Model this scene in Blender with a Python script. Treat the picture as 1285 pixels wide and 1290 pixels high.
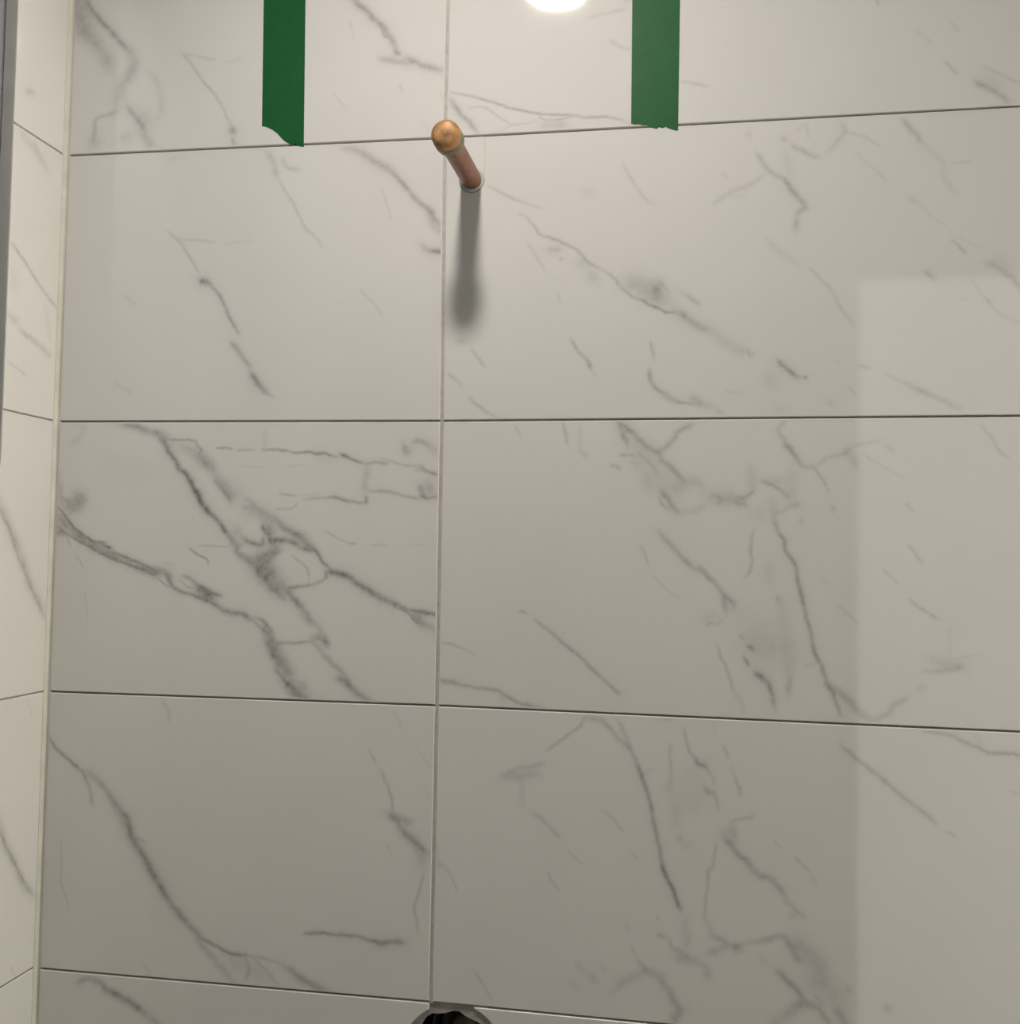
import bpy, bmesh, math, random
import numpy as np
from mathutils import Vector, Matrix
from mathutils.geometry import delaunay_2d_cdt

for o in list(bpy.data.objects):
    bpy.data.objects.remove(o)
scn = bpy.context.scene
COL = scn.collection
random.seed(7)
rng = np.random.default_rng(7)

# ------------------------------------------------------------------ camera
# metres; x to the right along the tiled wall, y into that wall (wall face at y = 0),
# z up from the floor.  The joint between the second and third tile rows is at Z0.
Z0 = 1.70
FPX, PITCH, YAW, ROLL = 1338.42, 0.0451255, 0.1700964, 0.0169168
CAM = np.array([0.262012, -1.086151, Z0 - 0.147773])
XL = -0.44485                       # plane of the left wall
def cam_basis():
    cp, sp, cy, sy = math.cos(PITCH), math.sin(PITCH), math.cos(YAW), math.sin(YAW)
    f = np.array([-sy * cp, cy * cp, sp]); r = np.array([cy, sy, 0.0]); u = np.cross(r, f)
    c, s = math.cos(ROLL), math.sin(ROLL)
    return c * r + s * u, -s * r + c * u, f
RI, UP, FO = cam_basis()
cam_data = bpy.data.cameras.new('camera')
cam_data.sensor_fit = 'HORIZONTAL'; cam_data.sensor_width = 36.0
cam_data.lens = FPX / 1285.0 * 36.0
cam_data.clip_start = 0.01
cam = bpy.data.objects.new('camera', cam_data); COL.objects.link(cam)
cam.matrix_world = Matrix(((RI[0], UP[0], -FO[0], CAM[0]), (RI[1], UP[1], -FO[1], CAM[1]),
                           (RI[2], UP[2], -FO[2], CAM[2]), (0, 0, 0, 1)))
scn.camera = cam

# ------------------------------------------------------------------ world, exposure
world = bpy.data.worlds.new('world'); scn.world = world; world.use_nodes = True
bg = world.node_tree.nodes['Background']
bg.inputs[0].default_value = (0.50, 0.60, 0.75, 1); bg.inputs[1].default_value = 0.7
scn.view_settings.view_transform = 'Standard'; scn.view_settings.look = 'None'
scn.view_settings.exposure = 0.0; scn.view_settings.gamma = 1.0
scn.view_settings.use_curve_mapping = False

LAMP = (0.045, -0.525, Z0 + 0.737)   # recessed ceiling lamp (from its shadow and its mirror image)
LAMP_STRENGTH = 480.0
LAMP_COLOR = (1.0, 0.92, 0.84)
PANEL_STRENGTH = 30.0
PANEL_COLOR = (1.0, 0.94, 0.77)
CEIL = LAMP[2]
X_R, Y_F = 1.25, -2.25               # room limits to the right and behind the camera

# ------------------------------------------------------------------ pixel -> point on a wall plane
def ray(px):
    px = np.atleast_2d(np.asarray(px, float))
    return ((px[:, 0:1] - 642.5) / FPX) * RI + ((645 - px[:, 1:2]) / FPX) * UP + FO
def on_back(px):
    d = ray(px); t = -CAM[1] / d[:, 1]; p = CAM + t[:, None] * d
    return p[:, [0, 2]]                          # (x, z)
def on_left(px):
    d = ray(px); t = (XL - CAM[0]) / d[:, 0]; p = CAM + t[:, None] * d
    return p[:, [1, 2]]                          # (y, z)

# ------------------------------------------------------------------ materials
def mat(name, col, rough=0.5, metal=0.0, noise=None, bump=None, emit=None, spec=0.5):
    m = bpy.data.materials.new(name); m.use_nodes = True
    nt = m.node_tree; b = nt.nodes['Principled BSDF']
    b.inputs['Base Color'].default_value = (*col, 1); b.inputs['Roughness'].default_value = rough
    b.inputs['Metallic'].default_value = metal
    b.inputs['Specular IOR Level'].default_value = spec
    tc = nt.nodes.new('ShaderNodeTexCoord')
    if noise:
        sc, amt = noise
        n = nt.nodes.new('ShaderNodeTexNoise'); n.inputs['Scale'].default_value = sc; n.inputs['Detail'].default_value = 5
        r = nt.nodes.new('ShaderNodeValToRGB')
        r.color_ramp.elements[0].position = 0.3; r.color_ramp.elements[1].position = 0.7
        r.color_ramp.elements[0].color = (*[c * (1 - amt) for c in col], 1)
        r.color_ramp.elements[1].color = (*[min(1, c * (1 + amt)) for c in col], 1)
        nt.links.new(tc.outputs['Object'], n.inputs['Vector']); nt.links.new(n.outputs['Fac'], r.inputs['Fac'])
        nt.links.new(r.outputs['Color'], b.inputs['Base Color'])
    if bump:
        sc, st, dist = bump
        n = nt.nodes.new('ShaderNodeTexNoise'); n.inputs['Scale'].default_value = sc; n.inputs['Detail'].default_value = 4
        bp = nt.nodes.new('ShaderNodeBump'); bp.inputs['Strength'].default_value = st; bp.inputs['Distance'].default_value = dist
        nt.links.new(tc.outputs['Object'], n.inputs['Vector']); nt.links.new(n.outputs['Fac'], bp.inputs['Height'])
        nt.links.new(bp.outputs['Normal'], b.inputs['Normal'])
    if emit:
        b.inputs['Emission Color'].default_value = (*emit[0], 1); b.inputs['Emission Strength'].default_value = emit[1]
    return m

def tile_material():
    m = bpy.data.materials.new('polished_marble_look_tile'); m.use_nodes = True
    nt = m.node_tree; N = nt.nodes; L = nt.links; b = N['Principled BSDF']
    tc = N.new('ShaderNodeTexCoord')
    at = N.new('ShaderNodeAttribute'); at.attribute_name = 'vein'
    n1 = N.new('ShaderNodeTexNoise'); n1.inputs['Scale'].default_value = 170; n1.inputs['Detail'].default_value = 6; n1.inputs['Roughness'].default_value = 0.65
    L.new(tc.outputs['Object'], n1.inputs['Vector'])
    mr = N.new('ShaderNodeMapRange'); mr.inputs['From Min'].default_value = 0.32; mr.inputs['From Max'].default_value = 0.68
    mr.inputs['To Min'].default_value = 0.74; mr.inputs['To Max'].default_value = 1.18
    L.new(n1.outputs['Fac'], mr.inputs['Value'])
    mu = N.new('ShaderNodeMath'); mu.operation = 'MULTIPLY'; mu.use_clamp = True
    L.new(at.outputs['Fac'], mu.inputs[0]); L.new(mr.outputs['Result'], mu.inputs[1])
    n2 = N.new('ShaderNodeTexNoise'); n2.inputs['Scale'].default_value = 9; n2.inputs['Detail'].default_value = 3
    L.new(tc.outputs['Object'], n2.inputs['Vector'])
    base = N.new('ShaderNodeMix'); base.data_type = 'RGBA'
    base.inputs['A'].default_value = (0.535, 0.530, 0.516, 1); base.inputs['B'].default_value = (0.57, 0.564, 0.550, 1)
    L.new(n2.outputs['Fac'], base.inputs['Factor'])
    mix = N.new('ShaderNodeMix'); mix.data_type = 'RGBA'
    L.new(mu.outputs[0], mix.inputs['Factor']); L.new(base.outputs['Result'], mix.inputs['A'])
    mix.inputs['B'].default_value = (0.145, 0.142, 0.139, 1)
    L.new(mix.outputs['Result'], b.inputs['Base Color'])
    b.inputs['Roughness'].default_value = 0.045
    b.inputs['IOR'].default_value = 1.5
    return m
M_TILE = tile_material()
M_EDGE = mat('eased_tile_edge', (0.60, 0.592, 0.57), 0.38)
M_MORTAR = mat('grey_mortar', (0.27, 0.265, 0.25), 0.9, noise=(60, 0.2), bump=(140, 0.5, 0.002))
M_JOINT = mat('pale_joint_mortar', (0.40, 0.385, 0.36), 0.85, noise=(120, 0.12), bump=(300, 0.4, 0.001))
M_SLOT = mat('white_joint_filler', (0.50, 0.49, 0.455), 0.8, noise=(120, 0.06))
M_CAULK = mat('pale_caulk', (0.47, 0.462, 0.415), 0.55, noise=(40, 0.08))
M_TAPE = mat('green_crepe_tape', (0.0065, 0.078, 0.021), 0.50, noise=(60, 0.06), bump=(900, 0.12, 0.0004), spec=0.17)
M_COPPER = mat('aged_copper', (0.20, 0.090, 0.058), 0.42, 0.4, noise=(90, 0.30), bump=(200, 0.15, 0.0006))
M_CAP = mat('tarnished_brass', (0.30, 0.165, 0.070), 0.55, 0.25, noise=(130, 0.45), bump=(260, 0.25, 0.0008), spec=0.3)
M_SOLDER = mat('dull_solder', (0.15, 0.13, 0.075), 0.42, 0.4, noise=(150, 0.3), bump=(300, 0.4, 0.001))
M_SEAL = mat('clear_sealant', (0.33, 0.34, 0.33), 0.3)
M_ALU = mat('brushed_aluminium', (0.42, 0.42, 0.40), 0.40, 0.6, noise=(30, 0.06))
M_WHITE = mat('white_lamp_ring', (0.85, 0.84, 0.82), 0.4)
M_PAINT = mat('painted_plaster', (0.30, 0.30, 0.30), 0.7, noise=(3, 0.03), bump=(120, 0.08, 0.001))
M_GREY = mat('blue_grey_frame', (0.19, 0.205, 0.23), 0.45, noise=(20, 0.06))
M_FLOOR = mat('grey_floor', (0.30, 0.29, 0.28), 0.5, noise=(8, 0.12))
M_DOOR = mat('door_paint', (0.50, 0.47, 0.45), 0.45, noise=(6, 0.03))
M_DARK = mat('dark_cavity', (0.012, 0.012, 0.012), 0.9)
M_PLAST = mat('grey_plastic', (0.03, 0.03, 0.03), 0.4, noise=(80, 0.15))
M_BRASS = mat('valve_brass', (0.10, 0.085, 0.065), 0.5, 0.5, noise=(80, 0.2))
M_LAMP = mat('lamp_lens', (0.9, 0.9, 0.9), 0.5, emit=(LAMP_COLOR, LAMP_STRENGTH))
M_GLOWPANEL = mat('added_panel_glow', (0.6, 0.6, 0.6), 0.6, emit=((1.0, 0.96, 0.86), 1.4))  # glow of the invented panel behind the camera
M_GLOWSURROUND = mat('glow_surround_paint', (0.30, 0.30, 0.29), 0.5, noise=(6, 0.04))  # surround of that invented panel
M_PANEL = mat('fill_panel_glow', (0.8, 0.8, 0.8), 0.6, emit=(PANEL_COLOR, PANEL_STRENGTH))  # glow of the added fill panel on the right wall
M_GLASS = bpy.data.materials.new('frosted_glass'); M_GLASS.use_nodes = True
_b = M_GLASS.node_tree.nodes['Principled BSDF']
_b.inputs['Base Color'].default_value = (0.75, 0.82, 0.88, 1); _b.inputs['Roughness'].default_value = 0.55
_b.inputs['Transmission Weight'].default_value = 0.9; _b.inputs['IOR'].default_value = 1.45

# ------------------------------------------------------------------ object helpers
def link(name, me, m, parent=None, loc=(0, 0, 0)):
    o = bpy.data.objects.new(name, me); COL.objects.link(o)
    o.location = loc
    for x in (m if isinstance(m, (list, tuple)) else [m]):
        if x and x.name not in [s.name for s in me.materials if s]: me.materials.append(x)
    if parent: o.parent = parent
    return o
def tag(o, label=None, cat=None, kind=None, group=None):
    if label: o['label'] = label
    if cat: o['category'] = cat
    if kind: o['kind'] = kind
    if group: o['group'] = group
    return o
def from_bm(name, bm, m, parent=None, loc=(0, 0, 0), smooth=False):
    bmesh.ops.recalc_face_normals(bm, faces=bm.faces)
    me = bpy.data.meshes.new(name); bm.to_mesh(me); bm.free()
    if smooth:
        for p in me.polygons: p.use_smooth = True
    return link(name, me, m, parent, loc)
def box(name, lo, hi, m, parent=None, bevel=0.0):
    c = [(a + b) / 2 for a, b in zip(lo, hi)]
    bm = bmesh.new(); bmesh.ops.create_cube(bm, size=1)
    for v in bm.verts:
        v.co = Vector(((v.co.x) * (hi[0] - lo[0]), v.co.y * (hi[1] - lo[1]), v.co.z * (hi[2] - lo[2])))
    if bevel: bmesh.ops.bevel(bm, geom=list(bm.edges), offset=bevel, segments=2, affect='EDGES')
    return from_bm(name, bm, m, parent, c)
def lathe_y(name, prof, m, loc, parent=None, seg=40, smooth=True, closed=False):
    """prof: (distance towards the room, radius); axis along -y"""
    bm = bmesh.new(); rings = []
    for d, r in prof:
        if r < 1e-6: rings.append([bm.verts.new((0, -d, 0))])
        else: rings.append([bm.verts.new((r * math.cos(2 * math.pi * i / seg), -d, r * math.sin(2 * math.pi * i / seg))) for i in range(seg)])
    pairs = list(zip(rings, rings[1:])) + ([(rings[-1], rings[0])] if closed else [])
    for a, b in pairs:
        for i in range(seg):
            j = (i + 1) % seg
            if len(a) == 1 and len(b) == 1: continue
            if len(a) == 1: bm.faces.new((a[0], b[i], b[j]))
            elif len(b) == 1: bm.faces.new((a[i], b[0], a[j]))
            else: bm.faces.new((a[i], b[i], b[j], a[j]))
    return from_bm(name, bm, m, parent, loc, smooth)
def inside(poly, pts):
    poly = np.asarray(poly); x, y = pts[:, 0], pts[:, 1]; r = np.zeros(len(pts), bool)
    for (x1, y1), (x2, y2) in zip(poly, np.roll(poly, -1, 0)):
        c = ((y1 > y) != (y2 > y)); r ^= c & (x < (x2 - x1) * (y - y1) / (y2 - y1 + 1e-15) + x1)
    return r
def area(p): p = np.asarray(p); q = np.roll(p, -1, 0); return 0.5 * np.sum(p[:, 0] * q[:, 1] - q[:, 0] * p[:, 1])
def inset(poly, d):
    p = np.asarray(poly, float); n = len(p); out = []
    for i in range(n):
        a = p[i] - p[i - 1]; b = p[(i + 1) % n] - p[i]
        na = np.array([-a[1], a[0]]) / np.hypot(*a); nb = np.array([-b[1], b[0]]) / np.hypot(*b)
        m = na + nb; m = m / max(0.35, m @ m) * 2 * 1.0
        out.append(p[i] + d * m)
    return np.array(out)
def subdivide(poly, step):
    out = []; p = np.asarray(poly, float)
    for a, b in zip(p, np.roll(p, -1, 0)):
        k = max(1, int(np.hypot(*(b - a)) / step))
        for i in range(k): out.append(a + (b - a) * i / k)
    return np.array(out)

# ------------------------------------------------------------------ veins traced on the tiles
VEINS = {}
def V(key, ox, oy, sc, *items):
    for w, s, *p in items:
        pts = np.array(p, float).reshape(-1, 2) / sc + (ox, oy)
        VEINS.setdefault(key, []).append((w, s, pts))
Z3, Z6 = 2.988, 6.425
# top row, left tile
V('0L', 80, 0, Z6, (3, .5, 160,-40, 230,70, 310,180, 400,270, 470,350, 540,420), (14, .35, 60,-40, 130,100, 170,200),
  (8, .3, 110,180, 220,310, 310,410, 350,480, 370,560), (7, .28, 540,420, 570,500, 540,600, 480,680, 460,760),
  (4, .12, 680,560, 760,660, 790,780, 800,880, 770,960), (3, .4, 520,870, 570,930, 620,1000, 660,1060),
  (5, .3, 640,1080, 690,1150, 720,1190), (2.5, .3, 430,900, 330,940, 260,970, 250,1060, 240,1140),
  (8, .22, 250,1100, 230,1200), (8, .15, 440,760, 440,900), (6, .15, 460,1120, 560,1090), (9, .12, 610,900, 700,1020))
V('0L', 0, 0, Z3, (2, .28, 685,200, 720,240, 760,300, 800,345, 830,390, 855,440, 880,490), (3.5, .45, 865,480, 885,500),
  (2.5, .3, 870,520, 890,550), (2, .2, 690,205, 760,215, 810,225), (2, .1, 840,235, 920,220))
V('0L', 420, 0, Z6, (3, .5, 120,-40, 160,0, 230,55, 300,115, 340,165, 400,215, 450,290, 490,360, 520,430), (2, .3, 380,200, 410,290, 450,300),
  (2, .4, 500,420, 540,445), (3, .35, 370,470, 410,485, 480,490, 560,505, 620,510), (3, .4, 590,470, 660,490, 740,535, 830,555, 900,580),
  (1.5, .15, 130,150, 150,230, 170,320), (2, .18, 540,690, 560,740), (1.5, .12, 0,750, 60,830, 120,900),
  (1.5, .1, 720,980, 800,1080), (1.5, .15, 860,740, 900,820))
# top row, right tile
V('0R', 430, 0, Z3, (1.6, .4, 405,345, 500,365, 570,385, 630,405, 700,420, 760,430, 820,432, 870,435, 920,442, 1000,440, 1060,455, 1095,470),
  (1.2, .3, 740,425, 760,450, 820,450, 870,440), (4, .2, 750,470, 850,470), (2.5, .38, 410,375, 450,430, 490,470, 520,505),
  (1.5, .25, 480,405, 540,405, 600,445, 640,470), (2, .12, 640,470, 600,490, 550,505), (1.5, .18, 640,470, 700,465, 740,450),
  (2, .18, 920,70, 1000,50, 1080,30), (2, .25, 1010,150, 1050,175, 1090,190), (2, .15, 1060,10, 1090,0))
V('0R', 855, 0, Z3, (2, .22, 10,308, 60,315, 110,325), (2, .3, 740,-20, 750,20), (2, .12, 890,110, 960,170), (2.2, .25, 1000,230, 1050,280),
  (2, .15, 1010,70, 1060,120), (2.5, .35, 1110,300, 1150,325, 1200,350, 1240,385), (2, .15, 1150,250, 1220,285, 1285,315), (7, .1, 1150,280, 1220,330))
# second row, left tile
V('1L', 0, 0, Z3, (3.5, .3, 1005,570, 1030,610, 1045,670), (2, .25, 1050,680, 1080,730, 1105,770, 1130,820, 1150,860, 1190,895, 1215,930),
  (2.5, .25, 1060,590, 1080,630, 1130,640), (3, .1, 620,600, 700,590), (2, .25, 630,870, 670,905, 710,960, 750,1030),
  (2, .2, 670,900, 740,905, 810,912), (2, .1, 850,915, 950,905), (3.5, .65, 752,1052, 785,1065),
  (2.2, .5, 785,1065, 825,1110, 850,1160, 875,1215, 900,1255), (2.5, .12, 470,1110, 510,1150))
V('1L', 0, 430, Z3, (2.4, .4, 870,0, 900,40, 940,95), (3, .6, 945,115, 965,150, 1005,195), (1.5, .25, 1005,195, 1035,215), (2, .15, 430,150, 500,200))
V('1L', 430, 0, Z3, (3.5, .35, 5,555, 70,570, 130,610, 190,645), (2.5, .45, 190,645, 240,700, 280,750, 330,790, 360,830, 380,860),
  (4, .25, 330,790, 345,850, 380,880), (3, .35, 300,920, 330,945, 385,945), (2, .35, 340,940, 385,955),
  (1.5, .15, 150,700, 190,830), (1.5, .2, 70,1090, 120,1140, 155,1185))
# second row, right tile
V('1R', 430, 0, Z3, (2, .25, 555,700, 620,735, 680,760, 750,785), (2, .2, 1055,610, 1090,670, 1140,745, 1180,770), (5, .08, 900,715, 950,720))
V('1R', 640, 260, Z6, (2, .32, 80,50, 150,90, 220,170, 270,235, 370,260, 460,305, 550,350, 600,400, 660,460, 720,490, 800,535, 860,580, 900,640, 950,690, 1030,740, 1090,760, 1140,800, 1200,820, 1285,855),
  (5, .12, 310,355, 440,350), (2, .15, 320,350, 420,350), (2, .25, 410,425, 450,425), (5, .15, 560,440, 640,470), (6, .15, 640,530, 720,600),
  (10, .14, 940,600, 1050,630, 1150,680), (5, .22, 1200,620, 1200,720), (5, .15, 1090,740, 1200,760), (2, .18, 150,290, 220,390, 300,530),
  (1.5, .12, 400,690, 430,800), (2, .22, 500,1060, 560,1160, 620,1220, 670,1285))
V('1R', 430, 430, Z3, (2, .22, 870,0, 900,50, 930,85, 955,130), (2.5, .3, 930,80, 937,95), (2, .3, 490,30, 540,95), (2, .25, 400,120, 455,165),
  (2, .28, 480,210, 530,255, 580,285), (3, .2, 435,0, 470,-5))
V('1R', 780, 320, 5.354, (1.6, .45, 150,310, 200,340, 250,360, 310,390, 375,395), (3.5, .4, 380,385, 440,420, 480,450, 540,485, 610,510),
  (8, .15, 60,180, 180,230, 280,300, 350,350), (6, .22, 270,200, 265,270, 260,310), (2, .2, 280,190, 340,260), (2.5, .25, 440,270, 500,310, 550,345),
  (3, .1, 340,230, 440,260), (5, .15, 620,520, 700,590, 790,640, 880,665), (2, .25, 870,650, 885,685, 905,670), (2, .3, 210,590, 225,650, 235,690),
  (1.5, .12, 235,690, 235,740), (2.2, .4, 205,775, 208,850, 235,890, 300,940), (3.5, .3, 300,940, 360,980, 420,1000), (1.6, .4, 380,995, 440,1000, 490,1015),
  (4, .28, 480,970, 530,1000, 570,1020), (4, .12, 580,1020, 640,1030), (3, .18, 650,1040, 700,1085), (2, .12, 700,925, 770,935, 840,945),
  (2.4, .5, 1070,720, 1110,755, 1160,800, 1210,835), (2, .35, 1240,835, 1270,825), (7, .1, 1000,800, 1050,920), (5, .1, 1050,1040, 1100,1070))
V('1R', 855, 430, Z3, (2, .15, 640,170, 665,200), (3, .15, 560,230, 590,230), (2, .12, 595,70, 600,80), (2, .18, 670,90, 720,100), (2, .15, 770,120, 860,160),
  (3, .3, 860,160, 920,190, 980,215, 1060,255))
V('1R', 855, 0, Z3, (3, .25, 385,520, 410,522), (2.5, .3, 425,545, 470,575, 530,590), (3, .2, 560,570, 600,530, 625,495, 610,455), (2, .12, 480,460, 490,520),
  (2, .1, 440,500, 470,470), (2, .18, 625,495, 700,515, 760,550), (2.5, .28, 290,570, 320,620, 350,650, 400,670), (2.5, .4, 400,680, 440,730, 480,780),
  (3, .3, 480,785, 450,800, 440,870), (2.5, .2, 320,660, 260,700, 190,725, 135,770), (3, .08, 190,740, 250,735), (4, .1, 400,560, 420,660),
  (3, .2, 265,490, 265,515), (2, .12, 160,650, 185,670), (2, .12, 660,570, 740,640, 790,690), (3, .15, 860,740, 900,765), (1.5, .1, 900,760, 950,810, 1010,855),
  (3, .12, 330,900, 380,950, 460,995), (2, .2, 490,1005, 530,1045, 580,1100, 610,1160, 660,1225), (3, .3, 835,450, 870,480, 920,540),
  (3, .12, 930,550, 990,610, 1000,670, 1050,735), (1.5, .15, 1020,615, 1100,608), (2, .28, 1030,900, 1080,955), (2.5, .3, 920,1020, 970,1050),
  (3, .28, 1150,985, 1220,1020, 1285,1075, 1330,1110), (2, .1, 1050,890, 1130,930), (5, .1, 1180,960, 1240,1000), (1.5, .15, 1100,1050, 1160,1130, 1220,1190, 1285,1215, 1330,1220),
  (2.5, .2, 1160,1130, 1180,1140), (2, .1, 1060,1120, 1085,1130))
# third row, left tile
V('2L', 60, 530, Z6, (4, .4, 590,35, 680,45, 770,65, 850,95, 920,130), (2, .3, 630,30, 760,50),
  (2.6, .75, 915,140, 960,210, 1000,280, 1040,330, 1065,390, 1110,420, 1150,480, 1190,560, 1215,600, 1250,680, 1285,730),
  (1.5, .5, 980,155, 1060,155, 1140,155, 1200,165), (1.6, .5, 1200,165, 1215,210, 1245,240, 1225,265), (6, .3, 930,110, 990,180),
  (7, .2, 1040,190, 1140,230, 1220,300, 1285,350), (3, .15, 290,40, 285,90, 240,150, 190,185), (7, .35, 230,590, 270,640, 250,690),
  (8, .3, 270,650, 190,720, 170,760), (3, .3, 100,500, 105,580, 140,640, 200,640), (6, .2, 90,660, 200,690),
  (5, .5, 60,750, 90,780, 160,850, 250,930, 330,990, 420,1040, 520,1090, 620,1130, 720,1175, 820,1215, 890,1245),
  (1.6, .75, 60,680, 80,700, 120,740, 170,810, 230,880, 300,930, 370,975, 440,990), (2, .7, 440,1000, 520,1030), (1.4, .5, 400,975, 480,985),
  (1.6, .6, 520,1055, 600,1090, 700,1135, 780,1170, 850,1200, 890,1230),
  (1.6, .6, 60,835, 80,850, 130,900, 200,940, 280,990, 360,1030, 430,1075, 530,1120, 650,1165, 750,1200, 870,1250), (3.5, .6, 60,900, 140,905),
  (1.2, .3, 700,1135, 770,1130), (1.2, .25, 150,940, 190,1030), (1.2, .25, 230,1100, 270,1150, 290,1205), (2, .12, 940,1150, 1010,1165),
  (1.2, .2, 1150,1020, 1200,1070, 1285,1115), (1, .12, 1160,780, 1190,810))
V('2L', 0, 430, Z3, (1.2, .15, 320,950, 330,1050))
V('2L', 240, 530, Z6, (2.6, .75, 0,490, 50,590, 100,680, 160,750, 230,820, 280,890, 330,970), (4, .4, 340,970, 370,1020, 390,1080, 450,1120, 500,1150),
  (5, .3, 100,270, 170,380, 220,470, 290,560, 330,650), (2, .35, 190,480, 260,560, 320,640), (7, .15, 250,480, 350,570, 400,620), (4, .2, 60,260, 150,400),
  (1.6, .5, 210,222, 270,220, 340,225), (2, .25, 360,240, 520,235), (1.6, .5, 580,235, 680,235, 760,240, 830,258, 900,255, 970,250, 1030,268, 1090,265, 1140,285, 1190,290),
  (2, .6, 1220,275, 1260,290), (3, .12, 600,70, 600,200), (6, .08, 1000,250, 1150,330), (1.2, .1, 400,365, 600,380), (1.2, .12, 780,375, 940,350),
  (1.5, .3, 710,585, 760,598, 850,605), (1.6, .25, 690,715, 790,715, 840,700, 870,660), (2, .3, 910,640, 1000,630, 1130,620, 1200,630, 1285,650),
  (1.5, .12, 850,605, 960,600, 1060,580), (3, .25, 430,620, 500,660, 560,720, 620,760), (3, .25, 420,700, 520,700), (7, .18, 450,720, 560,740, 640,780),
  (3.5, .45, 640,780, 710,820, 770,870, 820,910), (6, .4, 620,830, 640,890, 650,940), (2.2, .6, 580,845, 605,900, 640,935, 650,990),
  (5, .4, 830,900, 900,950, 940,1000, 1000,1050), (2.2, .6, 820,910, 880,930), (2.4, .65, 415,950, 470,980, 550,1002, 575,1000, 585,960),
  (2.6, .65, 640,985, 700,965, 770,965, 830,985, 880,1010), (2, .6, 880,1035, 950,1045, 1010,1055, 1040,1090, 1080,1150, 1140,1200),
  (6, .4, 720,1010, 660,1070, 590,1110, 520,1140), (2, .3, 640,1060, 600,1090), (2.5, .3, 740,1050, 680,1090, 640,1130), (10, .45, 530,1150, 600,1210, 660,1285),
  (6, .25, 380,860, 370,930), (3, .3, 370,1000, 430,1000), (1.2, .25, 60,1010, 200,1015, 320,1022), (1.2, .25, 0,1040, 60,1080, 140,1130, 145,1165),
  (1.5, .3, 820,1090, 900,1150, 945,1200, 960,1285), (1.5, .12, 1080,890, 1200,950, 1285,1000), (2, .3, 1100,1220, 1100,1285), (2.2, .55, 1120,1225, 1200,1235, 1285,1260))
V('2L', 380, 530, 7.139, (1.8, .3, 0,290, 70,280, 130,300, 200,290, 260,310, 310,325), (1.8, .5, 350,300, 400,320, 470,355, 560,385), (1.8, .4, 590,385, 660,375, 770,385),
  (1.8, .3, 740,350, 820,370, 920,400, 1000,405, 1070,400), (2, .45, 1080,410, 1110,450, 1160,465, 1230,490), (3, .2, 1080,410, 1020,460),
  (3, .35, 920,220, 940,285, 980,250), (2.5, .35, 990,190, 1060,185, 1130,210), (5, .2, 1150,220, 1230,290), (4, .2, 590,420, 580,520, 560,640),
  (2, .4, 575,680, 580,740), (1.8, .4, 250,690, 310,690, 380,715, 460,730, 530,742, 585,735), (1.8, .35, 600,635, 700,635, 790,640, 870,660, 940,680, 1000,685, 1050,712),
  (2.5, .45, 1060,590, 1080,640, 1110,690), (1.8, .5, 1070,680, 1130,700, 1190,690, 1240,690), (7, .3, 1130,590, 1190,660), (3, .15, 1150,500, 1150,600),
  (1.2, .15, 220,980, 300,1050, 410,1095), (1.3, .3, 410,1098, 490,1105), (1.3, .2, 620,1120, 770,1115), (1, .1, 940,1110, 1150,1120))
V('2L', 180, 690, Z6, (4, .3, 0,170, 110,210), (2.2, .6, 180,210, 230,290, 290,350, 380,375, 460,410, 530,435, 590,465), (1.2, .4, 120,250, 200,310, 260,340),
  (4, .35, 90,170, 190,210, 240,260), (2.2, .5, 320,225, 380,250, 430,290, 500,330, 560,370), (1.2, .35, 290,250, 350,310, 400,330), (5, .55, 430,330, 500,370, 560,400),
  (2.2, .6, 560,375, 640,390), (4, .4, 500,400, 570,440), (2.6, .6, 590,465, 640,495, 720,525, 800,540, 870,575), (2, .5, 900,570, 970,590, 1020,650, 1060,700),
  (1.6, .45, 890,590, 950,645, 1000,690), (5, .35, 960,640, 1020,720, 1050,780), (3, .5, 1000,770, 1040,830, 1080,910, 1100,960),
  (7, .42, 1040,770, 1100,870, 1150,960, 1200,1050), (2.2, .5, 1070,980, 1130,1050, 1180,1110, 1240,1160), (6, .35, 1150,1080, 1210,1160, 1285,1220),
  (1.8, .4, 1060,770, 1150,770, 1230,772, 1285,770), (3, .45, 870,110, 920,170, 980,230, 1020,300, 1080,360, 1140,410), (10, .3, 940,130, 1020,210, 1080,290, 1140,350),
  (3, .4, 1130,340, 1190,370, 1240,430, 1285,480), (1.2, .3, 370,0, 430,50, 510,90, 525,140), (2, .3, 1150,320, 1210,325, 1285,310))
V('2L', 340, 690, 5.841, (2, .35, 410,180, 410,220, 360,255, 300,275, 220,285, 140,300), (3.2, .65, 440,180, 510,190, 580,220, 640,265, 720,310, 800,360, 860,390, 920,420),
  (1.8, .5, 910,395, 960,425, 1020,455, 1080,465, 1150,475, 1240,495), (1.6, .5, 900,415, 960,450, 1020,480, 1060,530, 1100,560), (4, .4, 1040,480, 1090,520, 1120,540),
  (3.5, .35, 1100,555, 1160,580, 1240,605), (2.2, .5, 1090,470, 1240,495), (2.6, .35, 180,380, 230,440, 280,500, 300,550), (4, .25, 230,490, 290,540, 350,570),
  (3, .3, 340,570, 390,630, 410,690, 430,720), (4, .35, 340,650, 400,680, 420,720), (1.6, .4, 220,695, 300,690), (3, .25, 290,660, 360,655),
  (2.5, .35, 310,695, 360,740, 410,800, 460,860, 520,910, 570,960), (4, .4, 490,960, 560,990, 600,1030), (3, .5, 560,990, 610,1040, 670,1090, 740,1130),
  (5, .3, 200,1000, 280,1040), (5, .4, 150,1030, 210,1080, 300,1125))
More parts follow.
